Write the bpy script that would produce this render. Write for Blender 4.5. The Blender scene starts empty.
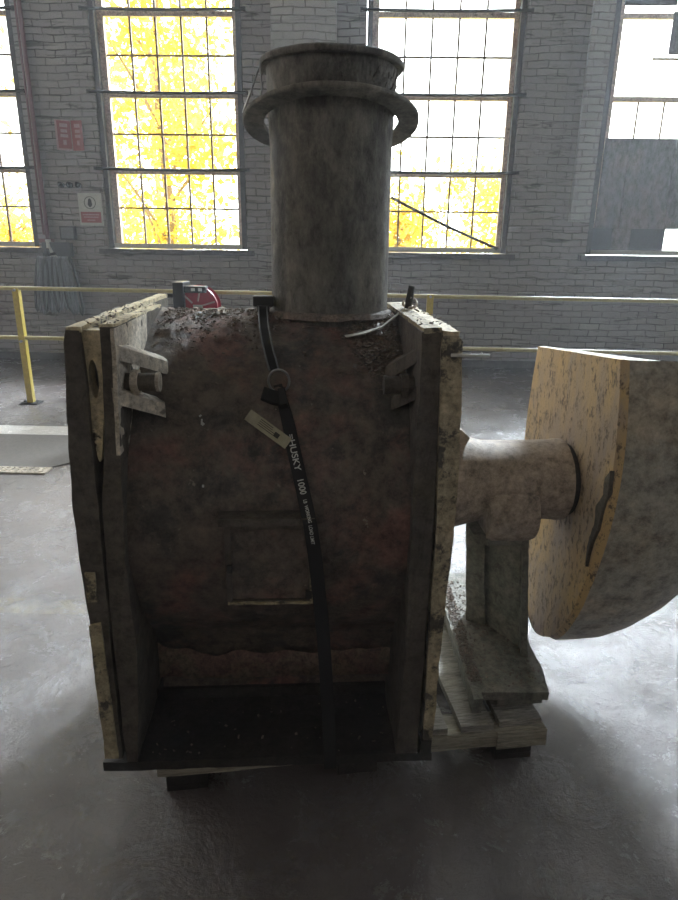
import bpy, bmesh, math, random
from math import radians, sin, cos, pi, sqrt, atan2
from mathutils import Vector, Matrix, Quaternion, noise
random.seed(7)
S = bpy.context.scene
COL = S.collection

# ---------------------------------------------------------------- camera
cam_d = bpy.data.cameras.new('camera')
cam = bpy.data.objects.new('camera', cam_d)
COL.objects.link(cam)
cam_d.sensor_fit = 'VERTICAL'
cam_d.sensor_height = 36.0
cam_d.lens = 36.0 * 640.0 / 900.0
cam_d.clip_end = 300
_yaw, _pit, _rol = radians(1.5), radians(17.8), radians(0.8)
_f = Vector((-sin(_yaw) * cos(_pit), cos(_yaw) * cos(_pit), -sin(_pit)))
_r = Vector((cos(_yaw), sin(_yaw), 0))
_u = _r.cross(_f)
_R = _r * cos(_rol) + _u * sin(_rol)
_U = _u * cos(_rol) - _r * sin(_rol)
_m = Matrix((_R, _U, -_f)).transposed().to_4x4()
_m.translation = Vector((0, 0, 1.55))
cam.matrix_world = _m
S.camera = cam

# ---------------------------------------------------------------- world, lights, exposure
S.view_settings.view_transform = 'Standard'
S.view_settings.look = 'None'
S.view_settings.gamma = 1.0
S.view_settings.use_curve_mapping = False
S.view_settings.exposure = 0.6
W = bpy.data.worlds.new('world'); S.world = W
W.use_nodes = True
bg = W.node_tree.nodes['Background']
bg.inputs['Color'].default_value = (0.93, 0.97, 1.0, 1)
bg.inputs['Strength'].default_value = 7.0

def portal(x, y, z, w, h, rx, rz):
    l = bpy.data.lights.new('daylight_portal', 'AREA'); l.shape = 'RECTANGLE'
    l.size = w; l.size_y = h; l.cycles.is_portal = True
    o = bpy.data.objects.new('daylight_portal', l); COL.objects.link(o)
    o.location = (x, y, z); o.rotation_euler = (rx, 0, rz)
def area(name, loc, w, h, e, rot, color):
    l = bpy.data.lights.new(name, 'AREA'); l.shape = 'RECTANGLE'; l.size = w; l.size_y = h
    l.energy = e; l.color = color
    o = bpy.data.objects.new(name, l); COL.objects.link(o)
    o.location = loc; o.rotation_euler = rot
    return o
WZ0, WZ1 = 1.48, 7.56
WIN = [(-9.55, -7.85), (-5.93, -4.25), (-3.20, -1.52), (0.10, 1.82), (2.96, 4.66), (6.2, 7.9)]
for (a, b) in WIN:
    portal((a + b) / 2, 9.02, (WZ0 + WZ1) / 2, b - a, WZ1 - WZ0, radians(-90), 0)
sl = bpy.data.lights.new('hazy_sun', 'SUN'); sl.energy = 18.0; sl.angle = radians(15); sl.color = (.76, .87, 1.0)
so = bpy.data.objects.new('hazy_sun', sl); COL.objects.link(so)
_sd = Vector((sin(radians(27)) * cos(radians(38)), cos(radians(27)) * cos(radians(38)), sin(radians(38))))
so.rotation_euler = _sd.to_track_quat('Z', 'Y').to_euler()
# added fill lights before the windowless side and rear walls, out of view
area('rear_fill_light', (-1.5, -5.8, 5.8), 12.0, 3.0, 46, (radians(90), 0, 0), (1.0, 0.90, 0.80))
area('left_fill_light', (-10.3, 1.5, 3.8), 9.0, 3.4, 150, (radians(90), 0, radians(-90)), (1.0, 0.90, 0.82))
area('right_fill_light', (10.3, 3.0, 3.8), 9.0, 3.4, 150, (radians(90), 0, radians(90)), (0.85, 0.92, 1.0))

# ---------------------------------------------------------------- node helpers
def mat(name):
    m = bpy.data.materials.new(name); m.use_nodes = True
    nt = m.node_tree
    return m, nt, nt.nodes['Principled BSDF']
def nd(nt, t, **k):
    n = nt.nodes.new(t)
    for a, b in k.items():
        if hasattr(n, a): setattr(n, a, b)
        else: n.inputs[a.replace('_', ' ')].default_value = b
    return n
def ramp(nt, src, stops):
    r = nt.nodes.new('ShaderNodeValToRGB')
    e = r.color_ramp.elements
    while len(e) < len(stops): e.new(0.5)
    for i, (p, c) in enumerate(stops):
        e[i].position = p
        e[i].color = (c, c, c, 1) if isinstance(c, (int, float)) else (*c, 1)
    nt.links.new(src, r.inputs[0]); return r.outputs[0]
def mix(nt, f, a, b):
    m = nt.nodes.new('ShaderNodeMix'); m.data_type = 'RGBA'
    for sck, v in ((m.inputs[0], f), (m.inputs[6], a), (m.inputs[7], b)):
        if isinstance(v, bpy.types.NodeSocket): nt.links.new(v, sck)
        elif isinstance(v, (int, float)): sck.default_value = v
        else: sck.default_value = (*v, 1)
    return m.outputs[2]
def coords(nt, scale=(1, 1, 1), rot=(0, 0, 0), which='Object'):
    tc = nt.nodes.new('ShaderNodeTexCoord'); mp = nt.nodes.new('ShaderNodeMapping')
    mp.inputs['Scale'].default_value = scale; mp.inputs['Rotation'].default_value = rot
    nt.links.new(tc.outputs[which], mp.inputs[0]); return mp.outputs[0]
def noi(nt, vec, scale, detail=6, rough=0.6, dist=0.0):
    n = nt.nodes.new('ShaderNodeTexNoise')
    n.inputs['Scale'].default_value = scale; n.inputs['Detail'].default_value = detail
    n.inputs['Roughness'].default_value = rough; n.inputs['Distortion'].default_value = dist
    nt.links.new(vec, n.inputs['Vector']); return n.outputs['Fac']
def bump(nt, h, bsdf, strength=0.4, dist=0.01):
    b = nt.nodes.new('ShaderNodeBump'); b.inputs['Strength'].default_value = strength
    b.inputs['Distance'].default_value = dist
    nt.links.new(h, b.inputs['Height']); nt.links.new(b.outputs[0], bsdf.inputs['Normal']); return b

def grime(name, c1, c2, c3, s=3.0, rough=0.7, bs=0.4, bd=0.006, metal=0.0, lo=0.46, hi=0.56, lo3=0.58, hi3=0.66, stretch=(1, 1, 1), specks=None):
    m, nt, b = mat(name)
    v = coords(nt, stretch)
    n1 = noi(nt, v, s, 8, 0.65, 0.4); n2 = noi(nt, v, s * 2.3, 10, 0.72, 0.2); n3 = noi(nt, v, s * 7, 9, 0.82)
    c = mix(nt, ramp(nt, n1, [(lo, 0), (hi, 1)]), c1, c2)
    c = mix(nt, ramp(nt, n2, [(lo3, 0), (hi3, 1)]), c, c3)
    f = ramp(nt, n3, [(0.36, 0.38), (0.5, .95), (0.66, 1.5)])
    mm = nt.nodes.new('ShaderNodeMix'); mm.data_type = 'RGBA'; mm.blend_type = 'MULTIPLY'; mm.inputs[0].default_value = 1
    nt.links.new(c, mm.inputs[6]); nt.links.new(f, mm.inputs[7]); c = mm.outputs[2]
    if specks:
        n4 = noi(nt, v, s * 6.1, 4, 0.8)
        c = mix(nt, ramp(nt, n4, [(0.66, 0), (0.70, 1)]), c, specks)
    nt.links.new(c, b.inputs['Base Color'])
    b.inputs['Metallic'].default_value = metal
    nt.links.new(ramp(nt, n2, [(0.3, min(1, rough + .12)), (0.7, max(0, rough - .15))]), b.inputs['Roughness'])
    bump(nt, n3, b, bs, bd)
    return m
def plain(name, c, rough=0.6, metal=0.0, bs=0.15, s=40, var=0.75):
    m, nt, b = mat(name)
    v = coords(nt); n = noi(nt, v, s, 5, 0.7)
    nt.links.new(mix(nt, ramp(nt, n, [(0.35, 0), (0.65, 1)]), tuple(k * var for k in c), c), b.inputs['Base Color'])
    b.inputs['Roughness'].default_value = rough; b.inputs['Metallic'].default_value = metal
    if bs: bump(nt, n, b, bs, 0.002)
    return m

M = {}
M['casing'] = grime('casing_rusty_paint', (.140, .110, .088), (.200, .105, .085), (.062, .056, .048), 3.2, .55, .8, .010, lo=.50, hi=.62, lo3=.50, hi3=.60, specks=(.26, .22, .18))
M['plate'] = grime('grimy_plate_iron', (.075, .062, .050), (.105, .088, .068), (.035, .030, .025), 4, .6, .7, .008)
M['cream'] = grime('worn_cream_paint', (.66, .57, .38), (.55, .46, .30), (.055, .045, .035), 5, .6, .5, .006, lo3=.57, hi3=.61, specks=(.05, .04, .03))
M['creamdirt'] = grime('dirty_cream_paint', (.34, .29, .19), (.42, .35, .23), (.07, .06, .045), 6, .65, .6, .008, lo3=.52, hi3=.58)
M['gusset'] = grime('dusty_gusset_paint', (.62, .55, .45), (.50, .44, .36), (.20, .17, .14), 7, .65, .5, .006)
M['dark'] = grime('greasy_black_iron', (.020, .018, .016), (.035, .030, .026), (.012, .011, .010), 5, .6, .5, .006)
M['stack'] = grime('dusty_grey_pipe', (.150, .143, .125), (.23, .21, .175), (.080, .074, .064), 3.4, .7, .9, .012, lo=.44, hi=.58, lo3=.50, hi3=.60, stretch=(1, 1, .5))
M['band'] = grime('flaking_pink_primer', (.20, .12, .10), (.24, .18, .13), (.06, .05, .04), 9, .65, .8, .008)
M['shaft'] = grime('dusty_brown_housing', (.36, .29, .24), (.42, .34, .28), (.20, .17, .145), 4, .72, .5, .006)
M['ped'] = grime('grimy_green_grey_pedestal', (.15, .15, .125), (.19, .175, .145), (.06, .05, .04), 5, .65, .8, .008)
M['wood'] = grime('weathered_pallet_wood', (.34, .32, .28), (.24, .225, .20), (.12, .11, .10), 3, .75, .5, .004, stretch=(1, 9, 6))
M['woodx'] = grime('weathered_pallet_crossbar', (.36, .33, .26), (.26, .24, .19), (.14, .12, .09), 3, .75, .5, .004, stretch=(.7, 6, 9))
M['grit'] = grime('loose_rust_grit', (.15, .125, .105), (.22, .17, .14), (.07, .06, .05), 20, .85, .6, .004)
M['yellow'] = plain('yellow_rail_paint', (.50, .38, .07), .45, 0, .1)
M['rail'] = plain('pale_yellow_rail_paint', (.42, .36, .16), .4, 0, .1)
M['black'] = plain('black_plastic', (.015, .015, .017), .45)
M['strap'] = plain('black_webbing', (.012, .012, .013), .8, 0, .5, 300)
M['steel'] = plain('bright_ring_steel', (.42, .42, .42), .35, .9)
M['white'] = plain('white_label_print', (.62, .62, .60), .6, 0, 0)
M['tag'] = plain('cream_paper_tag', (.42, .39, .28), .7, 0, 0)
M['ink'] = plain('black_ink', (.03, .03, .03), .7, 0, 0)
M['redpipe'] = plain('dull_red_pipe_paint', (.17, .07, .075), .5)
M['reel'] = plain('red_reel_enamel', (.35, .025, .045), .4)
M['signred'] = plain('faded_red_sign', (.28, .075, .075), .6, 0, 0, 25)
M['signpink'] = plain('pale_pink_sign_print', (.42, .25, .24), .6, 0, 0)
M['signwhite'] = plain('dull_white_sign', (.42, .40, .35), .6, 0, 0, 20, .85)
M['hose'] = plain('grey_rubber_hose', (.16, .165, .175), .5)
M['hosedk'] = plain('dark_rubber_hose', (.06, .062, .068), .5)
M['frame'] = grime('dirty_dark_window_timber', (.05, .045, .045), (.08, .07, .07), (.03, .028, .028), 6, .7, .4, .004)
M['sash'] = grime('peeling_sash_paint', (.50, .36, .29), (.62, .50, .40), (.15, .10, .085), 7, .6, .3, .003)
M['muntin'] = plain('thin_brown_glazing_bar', (.16, .11, .08), .6, 0, .1)
M['sill'] = plain('pale_window_sill', (.50, .50, .46), .6)
M['bar'] = plain('black_security_bar', (.012, .012, .012), .8)
M['board'] = grime('grey_window_board', (.16, .155, .16), (.20, .175, .17), (.12, .12, .13), 1.6, .8, .2, .003, stretch=(1.6, 1, .8))
M['sheet'] = plain('worn_steel_sheet', (.15, .135, .125), .62, 0)
M['boarddk'] = plain('dark_window_board', (.08, .08, .09), .8)

# brick painted grey-white, rows shown by dark joints (pattern lives in the wall's own metres)
def brick_mat(name, c1, c2, joint, vertical_x=True):
    m, nt, b = mat(name)
    tc = nt.nodes.new('ShaderNodeTexCoord'); sp = nt.nodes.new('ShaderNodeSeparateXYZ'); cb = nt.nodes.new('ShaderNodeCombineXYZ')
    nt.links.new(tc.outputs['Object'], sp.inputs[0])
    nt.links.new(sp.outputs[0 if vertical_x else 1], cb.inputs[0]); nt.links.new(sp.outputs[2], cb.inputs[1])
    # wobble
    nz = nt.nodes.new('ShaderNodeTexNoise'); nz.inputs['Scale'].default_value = 2.2; nz.inputs['Detail'].default_value = 5
    nt.links.new(cb.outputs[0], nz.inputs['Vector'])
    va = nt.nodes.new('ShaderNodeVectorMath'); va.operation = 'MULTIPLY_ADD'
    nt.links.new(nz.outputs['Color'], va.inputs[0]); va.inputs[1].default_value = (.14, .075, 0); nt.links.new(cb.outputs[0], va.inputs[2])
    br = nt.nodes.new('ShaderNodeTexBrick'); br.offset = .5
    br.inputs['Scale'].default_value = 1; br.inputs['Brick Width'].default_value = .25; br.inputs['Row Height'].default_value = .080
    br.inputs['Mortar Size'].default_value = .0085; br.inputs['Mortar Smooth'].default_value = .9; br.inputs['Bias'].default_value = 0
    br.inputs['Color1'].default_value = (*c1, 1); br.inputs['Color2'].default_value = (*c2, 1); br.inputs['Mortar'].default_value = (*joint, 1)
    nt.links.new(va.outputs[0], br.inputs['Vector'])
    v = tc.outputs['Object']
    n1 = noi(nt, v, 1.1, 6, .65); n2 = noi(nt, v, 7, 8, .75); n3 = noi(nt, v, 3.1, 6, .7, .5)
    # joints partly hidden under paint
    col = mix(nt, ramp(nt, n3, [(.40, .85), (.58, 0)]), br.outputs['Color'], c2)
    col = mix(nt, ramp(nt, n1, [(.35, 0), (.7, .45)]), col, tuple(k * .55 for k in c1))
    col = mix(nt, ramp(nt, n2, [(.60, 0), (.72, .6)]), col, joint)
    vs = coords(nt, (1.6, 1.6, 15)); n5 = noi(nt, vs, 1.0, 7, .7, .6)
    col = mix(nt, ramp(nt, n5, [(.56, 0), (.63, .75)]), col, joint)
    nt.links.new(col, b.inputs['Base Color']); b.inputs['Roughness'].default_value = .8
    inv = nt.nodes.new('ShaderNodeMath'); inv.operation = 'MULTIPLY_ADD'; inv.inputs[1].default_value = -1.0
    nt.links.new(br.outputs['Fac'], inv.inputs[0]); nt.links.new(n2, inv.inputs[2])
    bump(nt, inv.outputs[0], b, .9, .018)
    return m
M['brick'] = brick_mat('painted_brick', (.315, .285, .262), (.25, .23, .22), (.05, .044, .041))
M['bricks'] = brick_mat('painted_brick_side', (.30, .30, .29), (.25, .25, .24), (.08, .075, .07), False)
M['pilaster'] = brick_mat('painted_brick_pilaster', (.40, .385, .35), (.36, .35, .325), (.20, .19, .18))
M['ceiling'] = plain('ceiling_board', (.20, .20, .19), .9)

# concrete floor: worn, partly polished
def floor_mat():
    m, nt, b = mat('worn_sealed_concrete')
    tc = nt.nodes.new('ShaderNodeTexCoord'); v = tc.outputs['Object']
    n1 = noi(nt, v, .9, 8, .62, .6); n2 = noi(nt, v, 5, 12, .80, .5); n3 = noi(nt, v, 38, 6, .7)
    c = mix(nt, ramp(nt, n1, [(.35, 0), (.65, 1)]), (.075, .064, .062), (.130, .110, .105))
    c = mix(nt, ramp(nt, n2, [(.52, 0), (.68, .6)]), c, (.075, .070, .068))
    # cracks
    vo = nt.nodes.new('ShaderNodeTexVoronoi'); vo.feature = 'DISTANCE_TO_EDGE'; vo.inputs['Scale'].default_value = .9
    nz = nt.nodes.new('ShaderNodeTexNoise'); nz.inputs['Scale'].default_value = 3; nz.inputs['Detail'].default_value = 8
    nt.links.new(v, nz.inputs['Vector'])
    va = nt.nodes.new('ShaderNodeVectorMath'); va.operation = 'MULTIPLY_ADD'; va.inputs[1].default_value = (.5, .5, 0)
    nt.links.new(nz.outputs['Color'], va.inputs[0]); nt.links.new(v, va.inputs[2]); nt.links.new(va.outputs[0], vo.inputs['Vector'])
    c = mix(nt, ramp(nt, vo.outputs['Distance'], [(0.0, .5), (.006, 0)]), c, (.06, .055, .05))
    # worn yellow line and pale walkway line painted across the hall (bands in y)
    sp = nt.nodes.new('ShaderNodeSeparateXYZ'); nt.links.new(v, sp.inputs[0])
    def band(y0, y1, x1, colr, amount):
        nonlocal c
        def cmp(sock, val, op):
            k = nt.nodes.new('ShaderNodeMath'); k.operation = op; nt.links.new(sock, k.inputs[0]); k.inputs[1].default_value = val; return k.outputs[0]
        a = cmp(sp.outputs[1], y0, 'GREATER_THAN'); d = cmp(sp.outputs[1], y1, 'LESS_THAN'); e = cmp(sp.outputs[0], x1, 'LESS_THAN')
        q = nt.nodes.new('ShaderNodeMath'); q.operation = 'MULTIPLY'; nt.links.new(a, q.inputs[0]); nt.links.new(d, q.inputs[1])
        q2 = nt.nodes.new('ShaderNodeMath'); q2.operation = 'MULTIPLY'; nt.links.new(q.outputs[0], q2.inputs[0]); nt.links.new(e, q2.inputs[1])
        q3 = nt.nodes.new('ShaderNodeMath'); q3.operation = 'MULTIPLY'; nt.links.new(q2.outputs[0], q3.inputs[0]); nt.links.new(amount, q3.inputs[1])
        c = mix(nt, q3.outputs[0], c, colr)
    band(5.06, 5.33, -1.6, (.85, .83, .80), ramp(nt, n2, [(.45, 1), (.80, .5)]))
    band(2.40, 2.52, -.6, (.42, .38, .24), ramp(nt, n2, [(.42, .40), (.56, .0)]))
    nt.links.new(c, b.inputs['Base Color'])
    nt.links.new(ramp(nt, n2, [(.40, .12), (.50, .20), (.60, .34)]), b.inputs['Roughness'])
    b.inputs['Specular IOR Level'].default_value = 1.0
    ad = nt.nodes.new('ShaderNodeMath'); ad.operation = 'MULTIPLY_ADD'; ad.inputs[1].default_value = 2.0
    nt.links.new(n2, ad.inputs[0]); nt.links.new(n3, ad.inputs[2])
    bump(nt, ad.outputs[0], b, .55, .010)
    return m
M['floor'] = floor_mat()

def drum_mat():
    m, nt, b = mat('yellow_rust_wheel_face')
    v = coords(nt, (1, 1, .45), (radians(12), 0, 0)); n1 = noi(nt, v, 3.4, 7, .6, .3)
    v2 = coords(nt, (1, 1, .6)); n2 = noi(nt, v2, 46, 5, .8); n3 = noi(nt, v2, 5, 8, .7, .6)
    c = mix(nt, ramp(nt, n1, [(.40, 0), (.60, 1)]), (.38, .30, .255), (.62, .43, .20))
    c = mix(nt, ramp(nt, n3, [(.50, 0), (.66, .8)]), c, (.36, .30, .27))
    c = mix(nt, ramp(nt, n2, [(.53, 0), (.60, .85)]), c, (.10, .07, .05))
    nt.links.new(c, b.inputs['Base Color']); b.inputs['Roughness'].default_value = .6
    bump(nt, n2, b, .6, .006); return m
M['wheelface'] = drum_mat()
M['wheelrim'] = grime('dull_grey_green_wheel_rim', (.37, .35, .30), (.42, .36, .28), (.28, .26, .22), 2.2, .65, .4, .004, lo3=.5, hi3=.7)
def glass_mat():
    m = bpy.data.materials.new('dusty_window_glass'); m.use_nodes = True
    nt = m.node_tree; nt.nodes.clear()
    o = nt.nodes.new('ShaderNodeOutputMaterial'); t = nt.nodes.new('ShaderNodeBsdfTransparent'); g = nt.nodes.new('ShaderNodeBsdfGlossy')
    t.inputs[0].default_value = (.97, .97, .95, 1); g.inputs['Roughness'].default_value = .08
    x = nt.nodes.new('ShaderNodeMixShader'); x.inputs[0].default_value = .06
    nt.links.new(t.outputs[0], x.inputs[1]); nt.links.new(g.outputs[0], x.inputs[2]); nt.links.new(x.outputs[0], o.inputs[0])
    return m
M['glass'] = glass_mat()
def leaf_mat(name, c):
    m = bpy.data.materials.new(name); m.use_nodes = True
    nt = m.node_tree; nt.nodes.clear()
    o = nt.nodes.new('ShaderNodeOutputMaterial'); d = nt.nodes.new('ShaderNodeBsdfDiffuse'); t = nt.nodes.new('ShaderNodeBsdfTranslucent')
    v = coords(nt); n = noi(nt, v, 1.3, 4, .6)
    cc = mix(nt, ramp(nt, n, [(.35, 0), (.65, 1)]), c, tuple(min(1, k * q) for k, q in zip(c, (1.1, 1.15, 1.6))))
    nt.links.new(cc, d.inputs[0]); nt.links.new(cc, t.inputs[0])
    x = nt.nodes.new('ShaderNodeMixShader'); x.inputs[0].default_value = .5
    nt.links.new(d.outputs[0], x.inputs[1]); nt.links.new(t.outputs[0], x.inputs[2]); nt.links.new(x.outputs[0], o.inputs[0])
    return m
M['leaf'] = leaf_mat('yellow_autumn_leaves', (.62, .46, .06))
M['leaf2'] = leaf_mat('pale_gold_leaves', (.66, .50, .09))
M['grass'] = plain('yellow_grass', (.70, .62, .16), .9)  # even yellowish colour of the grass itself
M['bark'] = plain('brown_bark', (.30, .22, .12), .9)

# ---------------------------------------------------------------- mesh helpers
def bx(bm, x0, x1, y0, y1, z0, z1):
    vs = [bm.verts.new((x, y, z)) for z in (z0, z1) for (x, y) in ((x0, y0), (x1, y0), (x1, y1), (x0, y1))]
    for f in ((3, 2, 1, 0), (4, 5, 6, 7), (0, 1, 5, 4), (1, 2, 6, 5), (2, 3, 7, 6), (3, 0, 4, 7)):
        bm.faces.new([vs[i] for i in f])
def rbx(bm, c, size, rot=(0, 0, 0)):
    from mathutils import Euler
    E = Euler(rot).to_matrix(); c = Vector(c)
    n0 = len(bm.verts)
    bx(bm, -size[0] / 2, size[0] / 2, -size[1] / 2, size[1] / 2, -size[2] / 2, size[2] / 2)
    bm.verts.ensure_lookup_table()
    for v in bm.verts[n0:]: v.co = E @ v.co + c
def frame_of(d):
    d = d.normalized(); a = Vector((0, 0, 1)) if abs(d.z) < .9 else Vector((1, 0, 0))
    u = d.cross(a).normalized(); return u, d.cross(u).normalized()
def tube(bm, pts, r, seg=12, caps=True):
    pts = [Vector(p) for p in pts]; rs = r if isinstance(r, (list, tuple)) else [r] * len(pts)
    rings = []; u = None
    for i, p in enumerate(pts):
        d = (pts[min(i + 1, len(pts) - 1)] - pts[max(i - 1, 0)])
        if u is None: u, w = frame_of(d)
        else:
            dn = d.normalized(); u = (u - dn * u.dot(dn)).normalized(); w = dn.cross(u)
        rings.append([bm.verts.new(p + (u * cos(2 * pi * k / seg) + w * sin(2 * pi * k / seg)) * rs[i]) for k in range(seg)])
    for a, b in zip(rings, rings[1:]):
        for k in range(seg): bm.faces.new((a[k], a[(k + 1) % seg], b[(k + 1) % seg], b[k]))
    if caps:
        bm.faces.new(rings[0][::-1]); bm.faces.new(rings[-1])
def lathe(bm, prof, c, axis='z', seg=64, closed=False):
    c = Vector(c); rings = []
    for (r, h) in prof:
        ring = []
        for k in range(seg):
            a = 2 * pi * k / seg
            q = (r * cos(a), r * sin(a), h)
            if axis == 'x': q = (h, r * cos(a), r * sin(a))
            if axis == 'y': q = (r * sin(a), h, r * cos(a))
            ring.append(bm.verts.new(c + Vector(q)))
        rings.append(ring)
    pr = list(zip(rings, rings[1:]))
    if closed: pr.append((rings[-1], rings[0]))
    for a, b in pr:
        for k in range(seg): bm.faces.new((a[k], a[(k + 1) % seg], b[(k + 1) % seg], b[k]))
    if not closed:
        bm.faces.new(rings[0][::-1]); bm.faces.new(rings[-1])
def prism(bm, poly, d0, d1, axis='y'):
    def P(a, b, d): return {'y': (a, d, b), 'x': (d, a, b), 'z': (a, b, d)}[axis]
    A = [bm.verts.new(P(a, b, d0)) for a, b in poly]; B = [bm.verts.new(P(a, b, d1)) for a, b in poly]
    bm.faces.new(A); bm.faces.new(B[::-1]); n = len(poly)
    for i in range(n): bm.faces.new((A[i], B[i], B[(i + 1) % n], A[(i + 1) % n]))
def rough(bm, cell, amp, freq=12, seed=0):
    for _ in range(7):
        es = [e for e in bm.edges if e.calc_length() > cell]
        if not es: break
        bmesh.ops.subdivide_edges(bm, edges=es, cuts=1, use_grid_fill=True)
    o = Vector((seed * 3.1, seed * 1.7, 0))
    for v in bm.verts: v.co += noise.noise_vector((v.co + o) * freq) * amp + noise.noise_vector((v.co + o) * freq * 3.3) * amp * .45
def obj(name, bm, m, parent=None, smooth=False, bevel=0, kind=None, label=None, angle=None):
    bmesh.ops.recalc_face_normals(bm, faces=bm.faces)
    me = bpy.data.meshes.new(name); bm.to_mesh(me); bm.free()
    for mm in (m if isinstance(m, (list, tuple)) else [m]): me.materials.append(mm)
    if smooth:
        me.shade_smooth()
        if angle: me.set_sharp_from_angle(angle=radians(angle))
    o = bpy.data.objects.new(name, me); COL.objects.link(o)
    if parent: o.parent = parent
    if bevel:
        b = o.modifiers.new('bevel', 'BEVEL'); b.width = bevel; b.segments = 2; b.limit_method = 'ANGLE'
    if kind: o['kind'] = kind
    if label: o['label'] = label
    return o
def thing(name, label, cat, loc=(0, 0, 0), rotz=0, group=None):
    o = bpy.data.objects.new(name, None); COL.objects.link(o)
    o.location = loc; o.rotation_euler = (0, 0, rotz); o['label'] = label; o['category'] = cat
    if group: o['group'] = group
    return o
def tag(o, label, cat, group=None, kind=None):
    o['label'] = label; o['category'] = cat
    if group: o['group'] = group
    if kind: o['kind'] = kind
    return o
NB = bmesh.new

# ---------------------------------------------------------------- the hall
YW = 8.65
XL, XR, YR, ZC = -11, 11, -6.5, 8.4
bm = NB(); bx(bm, XL, XR, YR, 9.3, -.2, 0); obj('floor', bm, M['floor'], kind='structure')
bm = NB(); bx(bm, XL, XR, YR, 9.3, ZC, ZC + .2); obj('ceiling', bm, M['ceiling'], kind='structure')
bm = NB(); bx(bm, XL - .2, XL, YR, 9.3, 0, ZC); obj('wall_left', bm, M['bricks'], kind='structure')
bm = NB(); bx(bm, XR, XR + .2, YR, 9.3, 0, ZC); obj('wall_right', bm, M['bricks'], kind='structure')
bm = NB(); bx(bm, XL, XR, YR - .2, YR, 0, ZC); obj('wall_front', bm, M['brick'], kind='structure')
bm = NB()
bx(bm, XL, XR, YW, 9.1, 0, WZ0 - .02); bx(bm, XL, XR, YW, 9.1, WZ1 + .02, ZC)
xs = [XL] + [k for a, b in WIN for k in (a - .07, b + .07)] + [XR]
for i in range(0, len(xs), 2): bx(bm, xs[i], xs[i + 1], YW, 9.1, WZ0 - .02, WZ1 + .02)
obj('wall_back', bm, M['brick'], kind='structure')
bm = NB(); bx(bm, -1.085, -.32, YW - .14, YW, 0, ZC)
tag_p = obj('trim_1', bm, M['pilaster'], kind='structure')
bm = NB(); bx(bm, 2.62, 2.86, YW - .07, YW, 1.86, ZC); obj('trim_2', bm, M['pilaster'], kind='structure')
# dark strip along the foot of the wall
bm = NB(); bx(bm, XL, XR, YW - .03, YW, 0, .09); obj('baseboard_back', bm, M['frame'], kind='structure')

hz = bpy.data.materials.new('thin_haze'); hz.use_nodes = True  # thin even scattering volume filling the hall
hz.node_tree.nodes.clear()
_o = hz.node_tree.nodes.new('ShaderNodeOutputMaterial'); _v = hz.node_tree.nodes.new('ShaderNodeVolumeScatter')
_v.inputs['Color'].default_value = (.90, .95, 1, 1); _v.inputs['Density'].default_value = .0072; _v.inputs['Anisotropy'].default_value = .35
hz.node_tree.links.new(_v.outputs[0], _o.inputs['Volume'])
bm = NB(); bx(bm, XL + .05, XR - .05, YR + .05, YW - .3, .03, ZC - .05); HAZE = obj('room_haze', bm, hz, kind='structure')

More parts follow.
